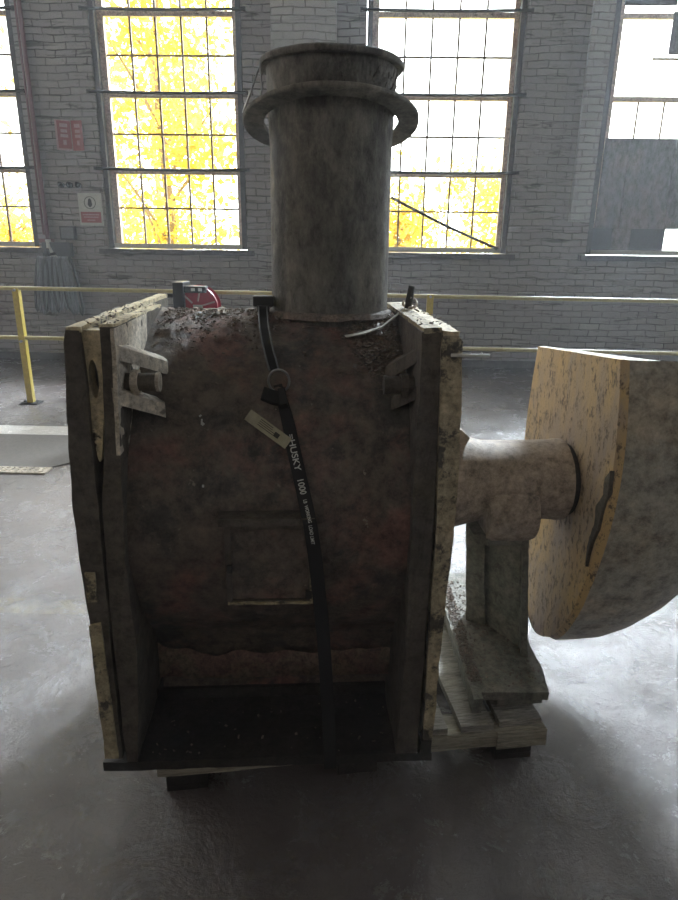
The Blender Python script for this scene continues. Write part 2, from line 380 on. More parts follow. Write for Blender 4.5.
def window(n, a, b, boarded=False):
    w = bpy.data.objects.new('window_%d' % n, None); COL.objects.link(w); w['kind'] = 'structure'
    w.location = (a, 8.8, WZ0)
    W_, H_ = b - a, WZ1 - WZ0
    bm = NB()
    for (x0, x1, z0, z1) in ((-.06, 0.0, -.01, H_ + .01), (W_, W_ + .06, -.01, H_ + .01), (0, W_, H_ - .05, H_ + .01)):
        bx(bm, x0, x1, -.12, .12, z0, z1)
    obj('window_frame', bm, M['frame'], w)
    bm = NB(); bx(bm, -.02, W_ + .02, -.10, .12, -.012, .05); obj('window_sill', bm, M['sill'], w)
    bm = NB(); bx(bm, -.16, W_ + .16, -.24, -.12, -.085, -.022); rough(bm, .1, .006, 9, n); obj('window_ledge', bm, M['frame'], w)
    bm = NB()
    bx(bm, 0, .075, -.03, .03, .05, H_ - .05); bx(bm, W_ - .055, W_, -.03, .03, .05, H_ - .05)
    rows = [.92, 1.79, 2.66, 3.52, 4.38, 5.24]
    for z in rows:
        if boarded and z < 1.5: continue
        bx(bm, .075, W_ - .055, -.028, .028, z - .028, z + .028)
    obj('sash', bm, M['sash'], w)
    bm = NB(); px = (W_ - .13) / 5
    for k in range(1, 5):
        x = .075 + px * k
        if boarded:
            bx(bm, x - .009, x + .009, -.012, .012, 1.36, 1.79)
            if k > 2: bx(bm, x - .009, x + .009, -.012, .012, 2.66, H_ - .05)
        else: bx(bm, x - .0115, x + .0115, -.014, .014, .05, H_ - .05)
    zz = [.05] + rows + [H_ - .05]
    for z0, z1 in zip(zz, zz[1:]):
        zm = (z0 + z1) / 2
        if boarded and zm < 2: continue
        x0 = .48 if boarded else .075
        bx(bm, x0, W_ - .055, -.012, .012, zm - .011, zm + .011)
    obj('glazing_bars', bm, M['muntin'], w)
    if boarded:
        bm = NB(); x = .03
        for i, wd in enumerate((.30, .22, .34, .26, .52)):
            bx(bm, x, x + wd - .004, -.075 - .008 * (i % 2), -.055, .31, 1.355 + .0 * i); x += wd
        obj('window_board', bm, M['board'], w, label='large grey boards nailed over the lower panes')
        for i, (x0, x1) in enumerate(((.0, .26), (.262, .50), (.502, .93))):
            bm = NB(); bx(bm, x0, x1, -.06, -.045, .04, .315); obj('window_board', bm, M['boarddk'] if i != 1 else M['board'], w)
        bm = NB(); bx(bm, .06, .66, -.05, -.035, 2.76, 3.12); obj('window_board', bm, M['boarddk'], w)
        bm = NB(); bx(bm, .64, .98, -.05, -.035, 2.26, 2.70); obj('window_board', bm, M['board'], w)
    bm = NB(); bx(bm, .06, W_ - .04, -.003, .003, .05, H_ - .05); obj('glass_pane', bm, M['glass'], w)
    if not boarded:
        for z in (.94, 1.80, 2.67, 3.54):
            bm = NB()
            pts = [(-.14 + (W_ + .26) * t / 8, -.17, z + .012 * sin(pi * t / 8) * -1) for t in range(9)]
            tube(bm, pts, .018, 8); obj('security_bar', bm, M['bar'], w)
            bm = NB(); bx(bm, -.15, -.12, -.185, -.145, z - .02, z + .02); obj('bar_bracket', bm, M['frame'], w)
            bm = NB(); bx(bm, W_ + .10, W_ + .13, -.185, -.145, z - .02, z + .02); obj('bar_bracket', bm, M['frame'], w)
    return w
for i, (a, b) in enumerate(WIN): window(i + 1, a, b, boarded=(i == 4))

# ---------------------------------------------------------------- outside: ground and trees
bm = NB(); bx(bm, -60, 60, 9.32, 90, -.6, -.4); o = obj('ground', bm, M['grass'], kind='structure')
def tree(x, y, h, w, label, m, n=1500, base=.15):
    t = thing('tree', label, 'tree', (x, y, -.4), 0, 'trees beyond the windows')
    bm = NB(); tube(bm, [(0, 0, 0), (.1, 0, h * .3), (-.05, .1, h * .6), (.1, 0, h * .9)], [.14, .11, .07, .02], 8)
    for k in range(9):
        a = random.random() * 6.28; z = h * (.2 + .07 * k)
        tube(bm, [(0, 0, z), (cos(a) * w * .45, sin(a) * w * .3, z + h * .12), (cos(a) * w * .8, sin(a) * w * .5, z + h * .2)], [.04, .025, .01], 6)
    obj('trunk', bm, M['bark'], t)
    bm = NB()
    cl = [(Vector((random.gauss(0, .42) * w, random.gauss(0, .3) * w, h * random.uniform(base, 1))), random.uniform(.25, .6)) for _ in range(26)]
    for _ in range(n):
        c, r = random.choice(cl)
        p = c + Vector((random.gauss(0, r), random.gauss(0, r), random.gauss(0, r)))
        if p.z < .1: continue
        s = random.uniform(.05, .13); q = Quaternion((random.random() - .5, random.random() - .5, random.random() - .5), random.random() * 6)
        vs = [bm.verts.new(p + q @ Vector(k)) for k in ((-s, 0, 0), (0, -s * .55, s * .15), (s, 0, 0), (0, s * .55, s * .15))]
        bm.faces.new(vs)
    obj('foliage', bm, m, t, kind='stuff')
tree(-6.4, 16.5, 6.4, 1.25, 'yellow leaved tree seen through the window left of the stack, on its left side', M['leaf2'], 2400)
tree(-3.9, 13.6, 7.4, 1.5, 'dense bright yellow tree filling the right side of the window left of the stack', M['leaf'], 4200)
tree(-6.4, 21.5, 7.9, 2.4, 'pale yellow tree further back, centre of the window left of the stack', M['leaf'], 4200)
tree(.9, 15.5, 2.7, 1.3, 'low golden bush behind the lower panes of the window right of the stack', M['leaf'], 6000, .1)
tree(4.2, 19.5, 3.9, 1.5, 'low golden bush at the right edge of the window right of the stack', M['leaf2'], 5000, .1)
tree(-10.3, 19.5, 3.3, 1.2, 'low yellow bush behind the bottom panes of the leftmost window', M['leaf2'], 4500, .1)

# ---------------------------------------------------------------- things on the wall
t = thing('wall_pipe', 'dull red vertical pipe on the brick between the two left windows', 'pipe', (-4.03, YW - .05, 0))
bm = NB(); tube(bm, [(-.02, 0, 6.5), (0, 0, 1.55)], .026, 12); obj('pipe', bm, M['redpipe'], t, smooth=True)
bm = NB(); tube(bm, [(-.075, .015, 6.5), (-.055, .015, 1.62)], .014, 8); obj('conduit', bm, M['redpipe'], t, smooth=True)
bm = NB(); tube(bm, [(0, 0, 1.56), (.01, -.01, 1.46), (.04, -.03, 1.38), (.09, -.04, 1.33)], .036, 12); obj('nozzle', bm, M['sill'], t, smooth=True, label='pale curved end piece')
bm = NB(); bx(bm, -.12, .06, .0, .05, 1.52, 1.57); obj('bracket', bm, M['redpipe'], t)

def fire_sign():
    t = thing('fire_sign', 'faded red projecting sign of two angled panels, high beside the red pipe', 'sign', (-3.60, YW, 2.62))
    for (x0, y0, x1, y1, nm) in ((-.155, -.10, -.005, -.004, 0), (.005, -.004, .15, -.03, 1)):
        a = Vector((x0, y0, 0)); b = Vector((x1, y1, 0)); d = (b - a); L = d.length; d.normalize(); n = Vector((d.y, -d.x, 0))
        def quad(bm, u0, u1, z0, z1, off, th):
            vs = []
            for o_ in (off, off - th):
                for (u, z) in ((u0, z0), (u1, z0), (u1, z1), (u0, z1)): vs.append(bm.verts.new(a + d * u + n * o_ + Vector((0, 0, z))))
            for f in ((0, 1, 2, 3), (7, 6, 5, 4), (0, 4, 5, 1), (1, 5, 6, 2), (2, 6, 7, 3), (3, 7, 4, 0)): bm.faces.new([vs[i] for i in f])
        bm = NB(); quad(bm, 0, L, 0, .34, 0, .006); p = obj('sign_panel', bm, M['signpink'] if nm == 0 else M['signred'], t)
        bm = NB()
        if nm == 0: quad(bm, L * .12, L, .02, .33, .003, .003)
        if nm == 0: obj('red_field', bm, M['signred'], p)
        else: bm.free()
        bm = NB()
        for k, (z0, z1, w) in enumerate(((.26, .30, .5), (.20, .235, .42), (.145, .18, .5), (.06, .115, .22))):
            quad(bm, L * (.55 - w / 2), L * (.55 + w / 2), z0, z1, .006, .003)
        obj('printed_marks', bm, M['signpink'], p)
fire_sign()
t = thing('warning_sign', 'white rectangular sign with a dark figure in an oval above a red text panel', 'sign', (-3.45, YW, 1.74))
bm = NB(); bx(bm, -.15, .15, -.012, 0, 0, .39); obj('sign_panel', bm, M['signwhite'], t)
bm = NB(); bx(bm, -.13, .13, -.015, -.012, .035, .165); obj('red_field', bm, M['signred'], t)
bm = NB()
for z, w in ((.125, .105), (.095, .095), (.058, .05)): bx(bm, -w, w, -.018, -.015, z, z + .014)
obj('text_lines', bm, M['signpink'], t)
bm = NB(); lathe(bm, [(.068, -.016), (.075, -.016), (.075, -.012), (.068, -.012)], (0, 0, .275), 'y', 32, True); obj('oval_ring', bm, M['ink'], t)
bm = NB(); prism(bm, [(.030 * cos(a) * (1 if sin(a) < 0 else .8), .275 + .052 * sin(a)) for a in [2 * pi * k / 20 for k in range(20)]], -.016, -.012)
obj('figure', bm, M['ink'], t)
t = thing('wall_hook_row', 'row of three dark stubs on the brick above the white sign', 'hooks', (-3.67, YW, 2.22))
for k in range(3):
    bm = NB(); tube(bm, [(-.12 + .11 * k, 0, 0), (-.12 + .11 * k, -.05, 0)], .035, 10); obj('hook', bm, M['bar'], t)
    bm = NB(); tube(bm, [(-.12 + .11 * k, -.05, 0), (-.12 + .11 * k, -.09, .02)], .016, 8); obj('peg', bm, M['bar'], t)

hb = thing('hose_bundle', 'bundle of grey hoses hanging in long loops on the brick wall behind the railing', 'hoses', (-3.95, YW - .08, 1.33))
bm = NB(); bx(bm, -.16, .22, .0, .08, .02, .20); obj('hanger_plate', bm, M['boarddk'], hb, bevel=.006)
bm = NB(); tube(bm, [(.0, .02, .06), (.0, -.16, .05), (.0, -.19, .12)], .018, 8); obj('hanger_hook', bm, M['bar'], hb)
for k in range(13):
    x = (k - 6) / 6.0
    w = .30; top = (x * .20, -.03 - .015 * (k % 4), .02); b0 = x * w; L = .66 + .08 * random.random()
    pts = []
    for q in range(15):
        s = q / 14.0; a = s * 2 * pi
        pts.append((top[0] + (b0 - top[0]) * (1 - cos(a)) / 2 + .035 * sin(a), top[1] - .012 * sin(a * .5), top[2] - L * (1 - cos(a)) / 2))
    bm = NB(); tube(bm, pts, .017, 8, True); obj('hose', bm, M['hose'] if k % 3 else M['hosedk'], hb, smooth=True)

tag_o = None
bm = NB(); tube(bm, [(.38, 8.60, 2.12), (1.06, 8.58, 1.80), (1.76, 8.60, 1.52)], .019, 10)
tag(obj('brace_rod', bm, M['bar'], smooth=True), 'thin dark rod leaning diagonally across the window right of the stack', 'rod')
bm = NB()
pts = [(4.3, YW - .03, 1.42)]
t = thing('junction_box', 'small grey wall box with a short pipe beside the red pipe, under the left window', 'box', (-3.76, YW, 1.56))
bm = NB(); bx(bm, -.10, .10, -.07, 0, 0, .17); obj('box_body', bm, M['boarddk'], t, bevel=.01)
bm = NB(); bx(bm, -.08, .08, -.078, -.07, .02, .15); obj('box_cover', bm, M['hose'], t, bevel=.003)

# ---------------------------------------------------------------- railing
YRL = 6.14
rl = thing('safety_railing', 'long yellow tubular railing in front of the brick wall', 'railing', (0, YRL, 0))
bm = NB(); tube(bm, [(-10.5, 0, 1.12), (-3.2, 0, 1.115), (1, 0, 1.10), (10.5, 0, 1.06)], .019, 12); obj('top_rail', bm, M['rail'], rl, smooth=True)
bm = NB(); tube(bm, [(-10.5, 0, .655), (-3.2, 0, .65), (1, 0, .62), (10.5, 0, .57)], .019, 12); obj('lower_rail', bm, M['rail'], rl, smooth=True)
for x in (-7.1, -3.24, .67, 4.6, 8.5):
    bm = NB(); bx(bm, x - .03, x + .03, -.03, .03, .012, 1.12); p = obj('post', bm, M['yellow'], rl, bevel=.004)
    bm = NB(); bx(bm, x - .09, x + .09, -.07, .07, 0, .012)
    for sx in (-.065, .065): tube(bm, [(x + sx, 0, .01), (x + sx, 0, .03)], .012, 8)
    obj('foot_plate', bm, M['bar'], p)
    for z in (1.10, .62):
        bm = NB(); tube(bm, [(x, -.03, z), (x, -.055, z)], .012, 8); obj('bolt', bm, M['steel'], p)

# ---------------------------------------------------------------- hose reel behind the machine
hr = thing('hose_reel', 'red hose reel with a black bracket standing behind the pump, near the railing', 'hose reel', (-1.36, 5.55, 0))
bm = NB(); lathe(bm, [(.05, -.075), (.175, -.075), (.178, -.06), (.10, -.055), (.10, .055), (.178, .06), (.175, .075), (.05, .075)], (.0, 0, 1.03), 'y', 48)
obj('reel_drum', bm, M['reel'], hr, smooth=True, angle=30)
bm = NB()
for k in range(4):
    lathe(bm, [(.108, -.045 + .028 * k), (.125, -.038 + .028 * k), (.125, -.028 + .028 * k), (.108, -.020 + .028 * k)], (0, 0, 1.03), 'y', 32, True)
obj('hose', bm, M['hosedk'], hr)
bm = NB()
for k in range(6):
    a = k * pi / 3 + .3; tube(bm, [(cos(a) * .05, -.08, 1.03 + sin(a) * .05), (cos(a) * .16, -.08, 1.03 + sin(a) * .16)], .008, 6)
obj('spokes', bm, M['signpink'], hr)
bm = NB(); bx(bm, -.185, -.095, -.13, .13, 0.02, 1.235); obj('upright', bm, M['black'], hr, bevel=.01)
bm = NB(); bx(bm, -.095, .09, -.12, -.02, 1.15, 1.205); obj('top_arm', bm, M['black'], hr, bevel=.01)
bm = NB(); bx(bm, -.03, .0, -.128, -.12, 1.165, 1.19); obj('arm_label', bm, M['white'], hr)
bm = NB(); bx(bm, .03, .06, -.128, -.12, 1.165, 1.19); obj('arm_label', bm, M['white'], hr)
bm = NB(); tube(bm, [(-.185, -.05, 1.12), (-.25, -.05, 1.12)], .016, 8); obj('handle', bm, M['bar'], hr)
bm = NB(); bx(bm, -.03, .05, -.088, -.081, .96, 1.05); obj('maker_label', bm, M['signwhite'], hr)
bm = NB(); bx(bm, -.25, .25, -.2, .2, 0, .025); obj('base_plate', bm, M['black'], hr)

# ---------------------------------------------------------------- floor cover
fc = thing('floor_cover_plate', 'dark steel plate let into the floor with a chequered front edge, left of the pump', 'floor plate', (-3.05, 4.12, 0))
bm = NB(); prism(bm, [(-1.6, .12), (.88, .12), (.88, .14), (1.18, .46), (1.18, .92), (-1.6, .92)], .001, .009, 'z'); obj('steel_sheet', bm, M['sheet'], fc)
bm = NB(); bx(bm, -1.6, .9, 0, .12, .001, .012)
obj('tread_strip', bm, M['gusset'], fc)
bm = NB()
for i in range(56):
    for j in range(3):
        rbx(bm, (-1.56 + i * .044, .025 + j * .036, .014), (.026, .007, .005), (0, 0, radians(45 if (i + j) % 2 else -45)))
obj('tread_lugs', bm, M['gusset'], fc, kind='stuff')

# ---------------------------------------------------------------- the pump
OX, OY, MR = -.205, 1.42, radians(5)
pump = thing('industrial_pump', 'large rusty cast iron pump casing with tall outlet pipe, standing on a wooden pallet', 'pump', (OX, OY, 0), MR)
CY, CZ, RB = .53, .86, .50
def bar_y(z): return CY - sqrt(max(0, RB * RB - (z - CZ) ** 2))
# barrel shell
bm = NB()
prof = []
for k in range(0, 151):
    t = radians(-140 + k * (140 + 138) / 150.0)   # 0 = crest, positive = toward the front and down
    prof.append((CY - RB * sin(t), CZ + RB * cos(t)))
prof += [(.225, .44), (.245, .39), (.265, .34), (.27, .28), (.27, .21)]
prof = [(.79, .21), (.79, .3), (.80, .4)] + prof
NX = 110; rows = []
for (y, z) in prof:
    row = []
    for i in range(NX + 1):
        x = -.352 + .735 * i / NX
        p = Vector((x, y, z)); nrm = Vector((0, y - CY, z - CZ)).normalized()
        h = noise.noise(p * 7) * .0035 + noise.noise(p * 22) * .0026 + noise.noise(p * 60) * .0014
        if z > 1.25 and y > .0: h += max(0, noise.noise(p * 34)) * .011 * min(1, (z - 1.25) / .08)
        if abs(z - .86) < .6 and y < .4:
            h += max(0, noise.noise(p * 16 + Vector((5, 2, 9))) - .25) * .008
        row.append(bm.verts.new(p + nrm * h))
    rows.append(row)
for a, b in zip(rows, rows[1:]):
    for i in range(NX): bm.faces.new((a[i], a[i + 1], b[i + 1], b[i]))
obj('barrel', bm, M['casing'], pump, smooth=True)
# pink primer band under the barrel with a ragged lower lip
bm = NB()
up = [(-.350 + .73 * i / 60) for i in range(61)]
A = [bm.verts.new((x, .232 + noise.noise(Vector((x * 20, 0, 0))) * .004, .375 + noise.noise(Vector((x * 14, 3, 0))) * .022 + (.04 * max(0, (-.24 - x) / .1)))) for x in up]
B = [bm.verts.new((x, .225 + noise.noise(Vector((x * 25, 9, 0))) * .004, .292 + noise.noise(Vector((x * 11, 7, 0))) * .016)) for x in up]
C_ = [bm.verts.new((v.co.x, .275, v.co.z)) for v in B]
for P1, P2 in ((A, B), (B, C_)):
    for i in range(60): bm.faces.new((P1[i], P1[i + 1], P2[i + 1], P2[i]))
obj('skirt_band', bm, M['band'], pump, smooth=True, label='flaking pinkish band')
# base plate
bm = NB(); bx(bm, -.465, .440, .0, .95, .168, .196); rough(bm, .03, .0025, 16, 3); obj('base_plate', bm, M['dark'], pump)
bm = NB(); bx(bm, -.37, .37, .255, .80, .196, .23); obj('sole', bm, M['dark'], pump)
# left flanges
bm = NB(); prism(bm, [(-.448, .215), (-.450, .35), (-.452, .62), (-.458, .80), (-.460, .95), (-.450, 1.12), (-.436, 1.34), (-.428, 1.366), (-.400, 1.366), (-.397, 1.20), (-.402, .8), (-.405, .62), (-.410, .215)], -.005, .955)
rough(bm, .035, .0028, 13, 1); obj('end_flange', bm, M['plate'], pump, label='dark outer left flange')
bm = NB(); prism(bm, [(-.4505, .225), (-.4535, .635), (-.424, .640), (-.420, .43), (-.4165, .225)], -.014, .01)
rough(bm, .025, .002, 18, 2); obj('paint_strip', bm, M['creamdirt'], pump, label='cream painted strip low on the left flange')
bm = NB(); bx(bm, -.449, -.425, -.012, .01, .70, .78); rough(bm, .02, .003, 22, 5); obj('paint_strip', bm, M['creamdirt'], pump)
bm = NB(); bx(bm, -.428, -.398, .0, .955, 1.362, 1.374); rough(bm, .03, .003, 20, 7); obj('top_edge', bm, M['cream'], pump, label='bright worn cream top edge')
# lug with eye between the plates
bm = NB()
n = 28; cx, cz = -.3845, 1.255
outer = []
poly = [(-.408, 1.364), (-.356, 1.364), (-.362, 1.25), (-.372, 1.16), (-.386, 1.06), (-.394, 1.06), (-.402, 1.16), (-.408, 1.27)]
def hitpoly(a):
    d = (cos(a), sin(a)); best = None
    for i in range(len(poly)):
        x1, z1 = poly[i]; x2, z2 = poly[(i + 1) % len(poly)]
        ex_, ez_ = x2 - x1, z2 - z1; den = d[0] * ez_ - d[1] * ex_
        if abs(den) < 1e-9: continue
        t = ((x1 - cx) * ez_ - (z1 - cz) * ex_) / den; u = ((x1 - cx) * d[1] - (z1 - cz) * d[0]) / den
        if t > 0 and -1e-6 <= u <= 1 + 1e-6: best = t if best is None else max(best, t)
    return (cx + d[0] * best, cz + d[1] * best)
O1, O2, I1, I2 = [], [], [], []
for k in range(n * 3):
    s = k / (n * 3) * 2 * pi
    a = atan2(sin(s) * 4, cos(s))
    ox, oz = hitpoly(a); ix, iz = cx + .0105 * cos(s), cz + .044 * sin(s)
    O1.append(bm.verts.new((ox, .012, oz))); O2.append(bm.verts.new((ox, .06, oz)))
    I1.append(bm.verts.new((ix, .012, iz))); I2.append(bm.verts.new((ix, .06, iz)))
N3 = n * 3
for k in range(N3):
    j = (k + 1) % N3
    for q in ((O1[k], O1[j], I1[j], I1[k]), (O2[j], O2[k], I2[k], I2[j]), (O1[j], O1[k], O2[k], O2[j]), (I1[k], I1[j], I2[j], I2[k])): bm.faces.new(q)
obj('lifting_eye', bm, M['cream'], pump, label='cream painted lug with oval hole')
# inner left flange
bm = NB(); prism(bm, [(-.400, .196), (-.402, .62), (-.392, .95), (-.366, 1.16), (-.356, 1.372), (-.326, 1.372), (-.332, 1.20), (-.342, 1.00), (-.352, .8), (-.345, .6), (-.352, .4), (-.372, .196)], .0, .50)
rough(bm, .035, .0028, 13, 4); obj('inner_flange', bm, M['plate'], pump)
bm = NB(); bx(bm, -.357, -.327, .0, .50, 1.368, 1.378); rough(bm, .03, .003, 20, 8); obj('top_edge', bm, M['cream'], pump, label='worn cream top edge')
bm = NB(); prism(bm, [(-.333, 1.37), (-.3245, 1.37), (-.327, 1.30), (-.332, 1.20), (-.338, 1.08), (-.347, 1.08), (-.341, 1.20)], -.004, .30)
rough(bm, .03, .002, 20, 9); obj('flange_lip', bm, M['gusset'], pump, label='dusty pale inner lip')
# rounded suction cover beyond the left flange
bm = NB(); lathe(bm, [(.30, -.03), (.47, -.03), (.495, -.015), (.495, .0), (.30, .0)], (-.452, .53, .87), 'x', 72); rough(bm, .2, .002, 10, 2)
obj('suction_cover', bm, M['dark'], pump, smooth=True, angle=35)

# right flanges
bm = NB(); prism(bm, [(.340, .196), (.352, .5), (.350, .9), (.352, 1.2), (.352, 1.365), (.396, 1.365), (.402, 1.1), (.404, .7), (.398, .196)], .0, .66)
rough(bm, .035, .0028, 13, 6); obj('inner_flange', bm, M['plate'], pump)
bm = NB(); prism(bm, [(.412, .235), (.410, .6), (.412, .9), (.402, 1.1), (.396, 1.34), (.400, 1.358), (.432, 1.358), (.444, 1.345), (.456, 1.05), (.456, .85), (.444, .6), (.440, .29), (.436, .235)], -.008, .76)
rough(bm, .03, .0025, 15, 10); obj('end_flange', bm, M['creamdirt'], pump, label='cream edged outer right flange')
bm = NB(); bx(bm, .355, .395, .0, .66, 1.362, 1.374); rough(bm, .03, .004, 22, 12); obj('top_edge', bm, M['creamdirt'], pump)
bm = NB(); bx(bm, .400, .437, .0, .76, 1.355, 1.368); rough(bm, .025, .004, 22, 13); obj('top_edge', bm, M['cream'], pump, label='bright worn cream top edge')
bm = NB(); bx(bm, .405, .436, -.012, .03, .205, .245); rough(bm, .02, .003, 25, 14); obj('flange_foot', bm, M['dark'], pump)

# gusset fins, each tying a flange to the barrel
def fin(p0, p1, hgt, m):
    bm = NB(); p0, p1 = Vector(p0), Vector(p1); h = Vector((0, 0, -hgt)); back = Vector((-.012 if p0.x < 0 else .012, .055, 0))
    f = [p0, p1, p1 + h, p0 + h]; F = [bm.verts.new(p) for p in f]; B = [bm.verts.new(p + back) for p in f]
    bm.faces.new(F); bm.faces.new(B[::-1])
    for i in range(4): bm.faces.new((F[i], B[i], B[(i + 1) % 4], F[(i + 1) % 4]))
    rough(bm, .03, .0016, 25, p0.x * 9); obj('gusset', bm, m, pump)
fin((-.332, -.004, 1.338), (-.258, .20, 1.262), .034, M['gusset']); fin((-.342, -.004, 1.238), (-.253, .115, 1.172), .034, M['gusset'])
fin((.360, .04, 1.330), (.296, .18, 1.252), .034, M['plate']); fin((.362, .04, 1.240), (.305, .125, 1.186), .034, M['plate'])
def stud(x0, x1, y, z):
    bm = NB(); tube(bm, [(x0, y, z), (x1, y, z)], .021, 20); s = obj('stud', bm, M['plate'], pump, smooth=True, angle=40)
    xm = x0 + (x1 - x0) * .45
    bm = NB(); tube(bm, [(xm - .008, y, z), (xm + .008, y, z)], .031, 6); obj('nut', bm, M['gusset'] if x0 < 0 else M['plate'], s)
    bm = NB(); tube(bm, [(x1 - .004, y, z), (x1 + .004, y, z)], .023, 20); obj('stud_end', bm, M['gusset'] if x0 < 0 else M['plate'], s)
stud(-.35, -.255, .07, 1.237); stud(.365, .283, .08, 1.228)

# hatch box on the front of the barrel
bm = NB(); bx(bm, -.108, .108, .004, .12, .684, .905); rough(bm, .02, .002, 25, 20); h = obj('hatch_box', bm, M['casing'], pump)
bm = NB(); bx(bm, -.122, .112, -.016, .10, .902, .922); rough(bm, .02, .002, 25, 21); obj('hatch_ledge', bm, M['plate'], h)
bm = NB()
for (x0, x1, z0, z1) in ((-.108, -.094, .684, .90), (.094, .108, .684, .90), (-.094, .094, .684, .694), (-.094, .094, .888, .902)): bx(bm, x0, x1, -.004, .01, z0, z1)
rough(bm, .02, .0018, 30, 22); obj('hatch_rim', bm, M['plate'], h)
bm = NB(); bx(bm, -.104, -.092, -.012, .0, .775, .795); obj('hatch_clip', bm, M['dark'], h)
bm = NB(); bx(bm, .088, .104, -.012, .0, .70, .72); obj('hatch_clip', bm, M['dark'], h)
bm = NB(); prism(bm, [(-.106, .684), (.106, .684), (.106, .89), (.099, .89), (.099, .690), (-.106, .690)], -.009, -.002); rough(bm, .02, .0015, 30, 24); obj('hatch_bead', bm, M['creamdirt'], h)

# outlet pipe
SX, SY = .166, .53
op_bm = NB()
prof = [(.170, 1.30), (.172, 1.36), (.171, 1.55), (.170, 1.80), (.172, 1.86), (.176, 1.95), (.177, 2.005), (.164, 2.005), (.160, 1.9), (.155, 1.42), (.155, 1.3)]
lathe(op_bm, prof, (SX, SY, 0), 'z', 96)
op = obj('outlet_pipe', op_bm, M['stack'], pump, smooth=True, angle=40)
bm = NB(); lathe(bm, [(.160, 1.998), (.194, 1.998), (.197, 2.002), (.197, 2.010), (.193, 2.014), (.160, 2.012)], (SX, SY, 0), 'z', 96, True)
for v in bm.verts: v.co += noise.noise_vector(v.co * 9) * .004
obj('pipe_rim', bm, M['stack'], op, smooth=True, angle=40)
bm = NB(); lathe(bm, [(.186, -.006), (.240, -.006), (.243, -.003), (.243, .003), (.240, .006), (.186, .006)], (0, 0, 0), 'z', 96, True)
R9 = Matrix.Rotation(radians(-12.5), 4, 'X')
for v in bm.verts:
    v.co = R9 @ v.co + Vector((SX, SY, 1.868)); v.co += noise.noise_vector(v.co * 8) * .004
obj('loose_ring', bm, M['stack'], op, smooth=True, angle=40, label='flat ring flange sitting tilted on the pipe')
bm = NB(); lathe(bm, [(.165, 1.345), (.192, 1.350), (.186, 1.362), (.176, 1.366), (.165, 1.368)], (SX, SY, 0), 'z', 72, True); rough(bm, .5, .004, 30, 2)  # low gritty ring for the debris around the pipe base
obj('debris_collar', bm, M['grit'], op)
bm = NB(); tube(bm, [(-.012 + SX - .175, SY - .03, 2.01), (SX - .215, SY - .06, 1.93), (SX - .24, SY - .03, 1.885)], .0025, 6); tube(bm, [(SX - .19, SY - .06, 2.0), (SX - .185, SY - .07, 1.94), (SX - .195, SY - .05, 1.88)], .0025, 6)
obj('tie_wire', bm, M['steel'], op)
# bands of flaking on the upper pipe
bm = NB()
for k in range(150):
    a = random.uniform(-1.9, -.15); z = random.uniform(1.88, 1.99)
    r = .177 if z > 1.86 else .172
    p = Vector((SX + cos(a) * r, SY + sin(a) * r, z)); s = random.uniform(.003, .009)
    rbx(bm, p, (s, s * .4, s * 1.8), (random.random() * .5, random.random(), a + pi / 2))
obj('flaking_scale', bm, M['stack'], op, kind='stuff')

# shaft housing and bearing on the right
bm = NB(); lathe(bm, [(.17, .44), (.165, .50), (.15, .58), (.130, .66), (.128, .75), (.130, .885), (.133, .90), (.133, .925), (.10, .935)], (0, .50, .825), 'x', 72)
rough(bm, .5, .002, 12, 3); sh = obj('shaft_housing', bm, M['shaft'], pump, smooth=True, angle=40)
bm = NB(); lathe(bm, [(.105, .925), (.118, .93), (.118, .950), (.105, .958)], (0, .50, .825), 'x', 48, True); obj('gap_shade_ring', bm, M['dark'], sh, smooth=True, angle=40)  # dark ring standing in for the shadowed gap at the wheel
bm = NB(); lathe(bm, [(.05, .90), (.06, .97), (.06, 1.02)], (0, .52, .80), 'x', 32); obj('shaft', bm, M['dark'], sh, smooth=True, angle=40)
bm = NB(); prism(bm, [(.45, .97), (.585, .955), (.60, .985), (.575, 1.01), (.54, 1.015), (.45, 1.01)], .44, .50); rough(bm, .03, .003, 18, 2); obj('housing_lug', bm, M['shaft'], sh)
bm = NB()
lathe(bm, [(.02, .655), (.092, .660), (.100, .68), (.100, .80), (.094, .815), (.02, .815)], (0, .435, .745), 'x', 40); obj('bearing_boss', bm, M['shaft'], sh, smooth=True, angle=40)
# pedestal
def loft(bm, lo, z0, hi, z1):
    A = [bm.verts.new((x, y, z0)) for x, y in lo]; B = [bm.verts.new((x, y, z1)) for x, y in hi]; n = len(lo)
    bm.faces.new(A[::-1]); bm.faces.new(B)
    for i in range(n): bm.faces.new((A[i], A[(i + 1) % n], B[(i + 1) % n], B[i]))
bm = NB(); loft(bm, [(.745, .585), (.830, .42), (.855, .43), (.855, .64), (.70, .66)], .232, [(.690, .545), (.790, .44), (.812, .45), (.81, .60), (.65, .60)], .675)
rough(bm, .03, .0025, 16, 4); pe = obj('pedestal', bm, M['ped'], pump)
bm = NB(); loft(bm, [(.683, .598), (.742, .555), (.750, .575), (.695, .64)], .232, [(.640, .545), (.692, .515), (.700, .535), (.652, .59)], .675); rough(bm, .022, .003, 22, 5); obj('side_rib', bm, M['ped'], pe)
bm = NB(); loft(bm, [(.816, .372), (.836, .366), (.850, .41), (.826, .42)], .232, [(.788, .405), (.806, .40), (.820, .44), (.796, .45)], .675); rough(bm, .022, .003, 22, 6); obj('side_rib', bm, M['ped'], pe)
bm = NB(); prism(bm, [(.62, .685), (.815, .685), (.79, .645), (.66, .645)], .38, .56); rough(bm, .03, .002, 16, 5); obj('cap_plate', bm, M['ped'], pe)
bm = NB(); prism(bm, [(.625, .20), (.843, .19), (.862, .30), (.905, .95), (.655, .95)], .205, .234, 'z'); rough(bm, .03, .0035, 16, 8); obj('foot_plate', bm, M['ped'], pe)

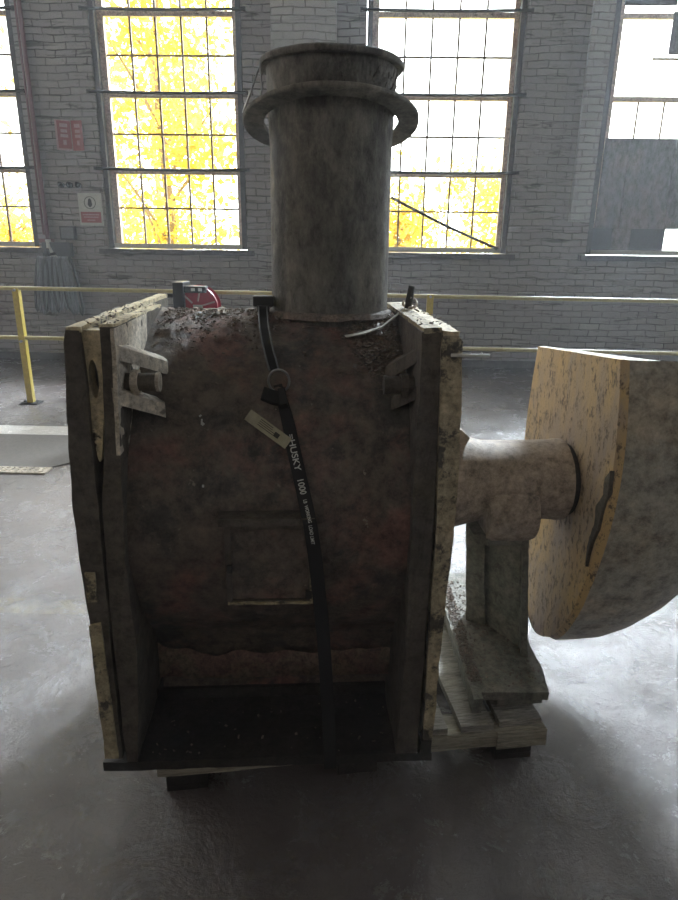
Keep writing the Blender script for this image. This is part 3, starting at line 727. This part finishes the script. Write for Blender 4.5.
# wheel on the shaft
secs = []
A_ = [(.255, 1.262), (.225, 1.15), (.205, 1.03), (.200, .90), (.225, .72), (.295, .50), (.40, .31), (.52, .20), (.64, .16), (.76, .26), (.83, .44), (.88, .64), (.90, .84), (.89, 1.03), (.865, 1.205)]
def chaikin(P):
    Q = [P[0]]
    for (a, b), (c, d) in zip(P[:-1], P[1:]): Q += [(a * .75 + c * .25, b * .75 + d * .25), (a * .25 + c * .75, b * .25 + d * .75)]
    return Q + [P[-1]]
A_ = chaikin(chaikin(A_))
def sec(x, ny, zb, yb):
    out = []
    for (y, z) in A_:
        ty = (y - .255) / .65; tz = (z - .16) / 1.1
        zz = zb + (z - .16) * (1.262 - zb) / 1.102
        yy = y + (ny - .20) * (1 - ty)
        out.append((x, yy, zz - (max(0, ty - .5) * .22 if z > 1.0 else 0)))
    return out
secs = [[(.935 + .02 * (y - .5), y, z) for y, z in A_]]
secs[0] = [(.955 - .03 * abs(y - .5), y, z) for y, z in A_]
bm = NB()
S_ = [secs[0], [(.968, y - (.012 if y < .5 else -.012), z - (.008 if z < .5 else 0)) for y, z in A_], sec(1.05, .18, .155, .5), sec(1.12, .17, .165, .5), sec(1.19, .16, .20, .5), sec(1.26, .15, .265, .5), sec(1.33, .155, .35, .5), sec(1.42, .17, .48, .5), sec(1.52, .20, .64, .5)]
R_ = [[bm.verts.new(p) for p in s] for s in S_]
nn = len(A_)
face = bm.faces.new(R_[0]); face.material_index = 0
for q, (a, b) in enumerate(zip(R_, R_[1:])):
    for i in range(nn):
        f = bm.faces.new((a[i], a[(i + 1) % nn], b[(i + 1) % nn], b[i])); f.material_index = 0 if q == 0 else 1
bm.faces.new(R_[-1][::-1]).material_index = 1
wh = obj('wheel', bm, [M['wheelface'], M['wheelrim']], pump, smooth=True, angle=28, label='big wheel with yellow rusty face and dull grey rim')
bm = NB()
bs = [(y, z) for y, z in A_ if y < .5 and z > .45]
for (y, z), (y2, z2) in zip(bs, bs[1:]): tube(bm, [(.958, y + .002, z), (.958, y2 + .002, z2)], .004, 6)
obj('rim_edge', bm, M['gusset'], wh)
bm = NB(); prism(bm, [(y_ - .012, z_ + .03) for y_, z_ in ((.212, .93), (.238, .90), (.232, .85), (.268, .80), (.262, .74), (.285, .66), (.275, .60), (.262, .68), (.235, .74), (.228, .80), (.210, .86))], .9385, .952, 'x'); rough(bm, .02, .003, 30, 3)
obj('torn_patch', bm, M['plate'], wh, label='dark torn patch near the rim')

# loose dirt on the pump
bm = NB()
def chip(p, s, n=(0, 0, 1)):
    rbx(bm, p, (s * random.uniform(.8, 2.2), s, s * .35), (random.uniform(-.6, .6), random.uniform(-.6, .6), random.random() * 6.28))
for k in range(1500):
    t = abs(random.gauss(0, .30)); x = random.uniform(-.31, .34)
    if t > .85: continue
    s = random.uniform(.002, .0065)
    chip((x, CY - (RB + .004) * sin(t), CZ + (RB + .004) * cos(t)), s)
for k in range(500):
    x = random.uniform(.22, .34); t = random.uniform(.1, .75)
    chip((x, CY - (RB + .004) * sin(t), CZ + (RB + .004) * cos(t)), random.uniform(.003, .009))
obj('dirt_flakes', bm, M['grit'], pump, kind='stuff')
bm = NB()
for k in range(110):
    side = random.random() < .5
    x = random.choice([random.uniform(-.43, -.33), random.uniform(.355, .44)]); chip((x, random.uniform(0, .5), 1.378 if x < 0 else 1.374), random.uniform(.002, .006))
for k in range(45): chip((random.uniform(-.34, .33), random.uniform(.01, .24), .199), random.uniform(.002, .006))
for k in range(420): chip((random.uniform(.66, .85), random.uniform(.22, .9), .237), random.uniform(.002, .006))
obj('rust_crumbs', bm, M['grit'], pump, kind='stuff')
for (x, z, w, l) in ((-.165, 1.13, .004, .014), (-.162, 1.125, .006, .007), (-.160, .985, .005, .006), (-.169, 1.143, .004, .006)):
    bm = NB(); rbx(bm, (x, bar_y(z) - .004, z), (w, .003, l), (0, random.random(), 0)); obj('paint_splash', bm, M['white'], pump)

# pins and brackets on top
bm = NB(); rbx(bm, (-.028, .47, 1.392), (.058, .05, .030), (0, 0, 0)); rbx(bm, (-.028, .455, 1.372), (.036, .03, .02), (0, 0, 0))
clamp = tag(obj('strap_clamp', bm, M['black'], bevel=.004), 'black strap end fitting lying on top of the casing beside the outlet pipe', 'fitting'); clamp.location = (OX, OY, 0); clamp.rotation_euler = (0, 0, MR)

def onpump(o): o.location = (OX, OY, 0); o.rotation_euler = (0, 0, MR); return o
t = onpump(thing('lashing_hook', 'dark upright hook with a pale cord on the right rear corner of the casing', 'hook'))
bm = NB(); tube(bm, [(.388, .44, 1.376), (.392, .44, 1.40), (.397, .44, 1.44)], [.010, .011, .009], 10); obj('hook_shank', bm, M['dark'], t)
bm = NB(); tube(bm, [(.392 + .020 * cos(a), .43 + .012 * sin(a * 2), 1.394 + .014 * sin(a)) for a in [k * pi / 8 for k in range(-9, 5)]], .0035, 6); obj('cord', bm, M['gusset'], t)
bm = NB()
pts = [(.20, .30, 1.313), (.25, .31, 1.321), (.30, .335, 1.334), (.345, .37, 1.362), (.372, .42, 1.378)]
for i in range(len(pts) - 1):
    a, b = Vector(pts[i]), Vector(pts[i + 1]); w = Vector((-.1, 1, 0)).normalized() * (.016 if i < 2 else .008); w2 = Vector((-.1, 1, 0)).normalized() * (.016 if i < 1 else .008)
    vs = [bm.verts.new(p) for p in (a - w, b - w2, b + w2, a + w)] + [bm.verts.new(p + Vector((0, 0, .003))) for p in (a - w, b - w2, b + w2, a + w)]
    for f in ((0, 1, 2, 3), (7, 6, 5, 4), (0, 4, 5, 1), (1, 5, 6, 2), (2, 6, 7, 3), (3, 7, 4, 0)): bm.faces.new([vs[q] for q in f])
obj('cord_tail', bm, M['signwhite'], t, label='flat pale strip lying on the casing')
bm = NB(); tube(bm, [(.415, -.02, 1.317), (.50, -.03, 1.318)], .004, 8); tube(bm, [(.482, -.028, 1.318), (.482, -.028, 1.326)], .002, 6)
o = onpump(tag(obj('metal_pin', bm, M['sill'], smooth=True), 'short bright rod jutting out at the top of the right flange', 'rod'))

# ---------------------------------------------------------------- strap
st = onpump(thing('lashing_strap', 'black webbing strap running down the front of the casing with white lettering', 'strap'))
def sy(z, off=.006): return (bar_y(z) if z > .86 else .03) - off
path = [(.020, .172, 1.208), (.030, .150, 1.180), (.040, .125, 1.150), (.050, .100, 1.115), (.060, .072, 1.07), (.072, .050, 1.02), (.084, .028, .97), (.092, .004, .938), (.100, -.021, .910), (.112, -.024, .82), (.122, -.022, .72), (.133, -.018, .60), (.142, -.015, .46), (.150, -.013, .32), (.155, -.012, .20), (.156, -.010, .165), (.156, .05, .160)]
path = [Vector(p) for p in path]
def ribbon(bm, pts, wd, th, side=Vector((1, 0, 0))):
    R = []
    for i, p in enumerate(pts):
        d = (pts[min(i + 1, len(pts) - 1)] - pts[max(0, i - 1)]).normalized()
        s = (side - d * side.dot(d)).normalized(); nrm = s.cross(d).normalized()
        if nrm.y > 0: nrm = -nrm
        w = wd[i] if isinstance(wd, list) else wd
        R.append([bm.verts.new(p + s * a + nrm * b) for a, b in ((-w / 2, 0), (w / 2, 0), (w / 2, th), (-w / 2, th))])
    for a, b in zip(R, R[1:]):
        for k in range(4): bm.faces.new((a[k], a[(k + 1) % 4], b[(k + 1) % 4], b[k]))
    bm.faces.new(R[0][::-1]); bm.faces.new(R[-1])
bm = NB(); ribbon(bm, path, [.022, .026, .030, .032, .034] + [.034] * 12, .003); obj('webbing', bm, M['strap'], st)
# upper twisted part from the fitting to the ring
top = [Vector(p) for p in ((-.028, .45, 1.375), (-.024, .40, 1.350), (-.018, .33, 1.328), (-.008, .27, 1.295), (.004, .22, 1.262), (.012, .19, 1.240))]
bm = NB(); ribbon(bm, top, [.020, .022, .024, .026, .024, .016], .003); obj('upper_webbing', bm, M['strap'], st)
for dx in (-.013, .011):
    bm = NB(); tube(bm, [p + Vector((dx, -.006, .004)) for p in top], .0022, 6); obj('edge_cord', bm, M['hose'], st)
bm = NB(); rc = Vector((.024, .158, 1.222)); N = 40
tube(bm, [rc + Vector((.026 * cos(2 * pi * k / N), -.006 * sin(2 * pi * k / N) - .004, .030 * sin(2 * pi * k / N))) for k in range(N + 1)], .0032, 8); obj('steel_ring', bm, M['steel'], st, smooth=True)
bm = NB(); rbx(bm, (.006, .142, 1.185), (.050, .012, .036), (radians(-50), .3, 0)); rbx(bm, (.034, .135, 1.182), (.018, .02, .05), (radians(-50), -.2, 0)); rough(bm, .02, .003, 30, 3); obj('knot', bm, M['strap'], st)
# lettering
def strap_text(body, s0, size, name, cond=1.0):
    cu = bpy.data.curves.new('lettering', 'FONT'); cu.body = body; cu.size = size; cu.extrude = 0; cu.offset = size * .015
    to = bpy.data.objects.new('lettering', cu); COL.objects.link(to)
    dg = bpy.context.evaluated_depsgraph_get(); me = bpy.data.meshes.new_from_object(to.evaluated_get(dg))
    bpy.data.objects.remove(to)
    L = [0]
    for a, b in zip(path, path[1:]): L.append(L[-1] + (b - a).length)
    for v in me.vertices:
        s = s0 + v.co.x * cond; t = v.co.y - size * .35
        i = 0
        while i < len(L) - 2 and L[i + 1] < s: i += 1
        f = (s - L[i]) / (L[i + 1] - L[i]); p = path[i].lerp(path[i + 1], f); d = (path[i + 1] - path[i]).normalized()
        sd = (Vector((1, 0, 0)) - d * d.x).normalized(); nr = sd.cross(d).normalized()
        if nr.y > 0: nr = -nr
        v.co = p + sd * t + nr * .0045
    me.materials.append(M['white']); o = bpy.data.objects.new(name, me); COL.objects.link(o); o.parent = st
    return max((v.co.z for v in me.vertices), default=0)
strap_text('=HUSKY', .138, .022, 'lettering', 1.13)
strap_text('1000', .250, .022, 'lettering', .95)
strap_text('LB  WORKING LOAD LIMIT', .305, .012, 'lettering', .78)
# paper tag
tg = onpump(thing('paper_tag', 'narrow cream printed tag hanging out to the left from the black strap', 'tag'))
a = Vector((-.052, .108, 1.148)); b = Vector((.048, .070, 1.083)); d = (b - a).normalized(); up_ = Vector((0, .35, 1)); up_ = (up_ - d * up_.dot(d)).normalized(); nr = d.cross(up_).normalized()
if nr.y > 0: nr = -nr
def tquad(bm, u0, u1, v0, v1, off, th=.0008):
    vs = [bm.verts.new(a + d * u + up_ * v + nr * o_) for o_ in (off, off + th) for u, v in ((u0, v0), (u1, v0), (u1, v1), (u0, v1))]
    for f in ((0, 1, 2, 3), (7, 6, 5, 4), (0, 4, 5, 1), (1, 5, 6, 2), (2, 6, 7, 3), (3, 7, 4, 0)): bm.faces.new([vs[i] for i in f])
LT = (b - a).length
bm = NB(); tquad(bm, 0, LT, -.015, .015, 0, .001); obj('tag_sheet', bm, M['tag'], tg)
bm = NB()
for v_ in (.009, .004, -.001, -.006): tquad(bm, .034, .034 + random.uniform(.035, .05), v_, v_ + .0015, .0012)
tquad(bm, .082, .096, -.006, .006, .0012)
obj('print_lines', bm, M['ink'], tg)

# ---------------------------------------------------------------- pallet
pal = thing('wooden_pallet', 'weathered wooden pallet carrying the rusty pump', 'pallet', (-.55, 1.458, 0), radians(9.5))
def board(x0, x1, y0, y1, z0, z1, nm, m, sd=0, label=None):
    bm = NB(); bx(bm, x0, x1, y0, y1, z0, z1); rough(bm, .07, .0022, 9, sd + x0 * 5); return obj(nm, bm, m, pal, label=label)
for i, (x, xe) in enumerate(((.0, .1), (.19, .29), (.38, .48), (.58, .68), (.77, .862), (.905, 1.008), (1.030, 1.165))):
    board(x, xe, 0.0 if i < 6 else .01, 1.10, .135, .157, 'deck_board', M['wood'], i)
board(0, 1.175, -.005, .085, .078, .133, 'crossbar', M['woodx'], 11)
board(1.02, 1.178, -.012, -.005, .072, .130, 'crossbar_patch', M['woodx'], 14)
board(0, 1.175, .50, .59, .078, .133, 'crossbar', M['woodx'], 12)
board(0, 1.175, 1.01, 1.10, .078, .133, 'crossbar', M['woodx'], 13)
for x in (.02, .53, 1.03):
    for y in (.02, .50, .99):
        board(x, x + .12, y, y + .10, .02, .076, 'block', M['dark'], x + y)
for x in (.02, .53, 1.03): board(x, x + .12, .02, 1.09, .0, .02, 'runner', M['dark'], x)
# bearer between deck and pedestal foot, side beam along the flange
bm = NB(); rbx(bm, (.765, .29, .181), (.15, .13, .040), (0, 0, radians(4))); rough(bm, .04, .002, 12, 3)
onpump(tag(obj('timber_packer', bm, M['ped']), 'short dark timber packer between the pallet and the pedestal foot', 'timber'))
bm = NB(); prism(bm, [(.600, .165), (.628, .165), (.685, 1.0), (.635, 1.0)], .186, .237, 'z'); rough(bm, .025, .004, 20, 9)
obj('foot_rail', bm, M['ped'], pump, label='crumbling narrow rail along the left edge of the foot plate')
bm = NB()
for k in range(900):
    yy = random.uniform(.24, .98); chip((random.uniform(.602, .64) + (yy - .165) * .055, yy, .241), random.uniform(.002, .007))
onpump(tag(obj('rust_debris', bm, M['grit']), 'loose crumbs of rust spread on the foot plate beside the pedestal', 'debris', kind='stuff'))
bo = thing('bolt_stub', 'small black round-headed bolt standing in the gap between the casing and the pedestal', 'bolt')
onpump(bo)
bm = NB(); lathe(bm, [(.016, .241), (.017, .262), (.012, .266)], (.640, 1.0, 0), 'z', 20); obj('shank', bm, M['black'], bo)
bm = NB(); lathe(bm, [(.018, .264), (.026, .268), (.028, .282), (.022, .290)], (.640, 1.0, 0), 'z', 24); obj('head', bm, M['black'], bo, smooth=True, angle=40)
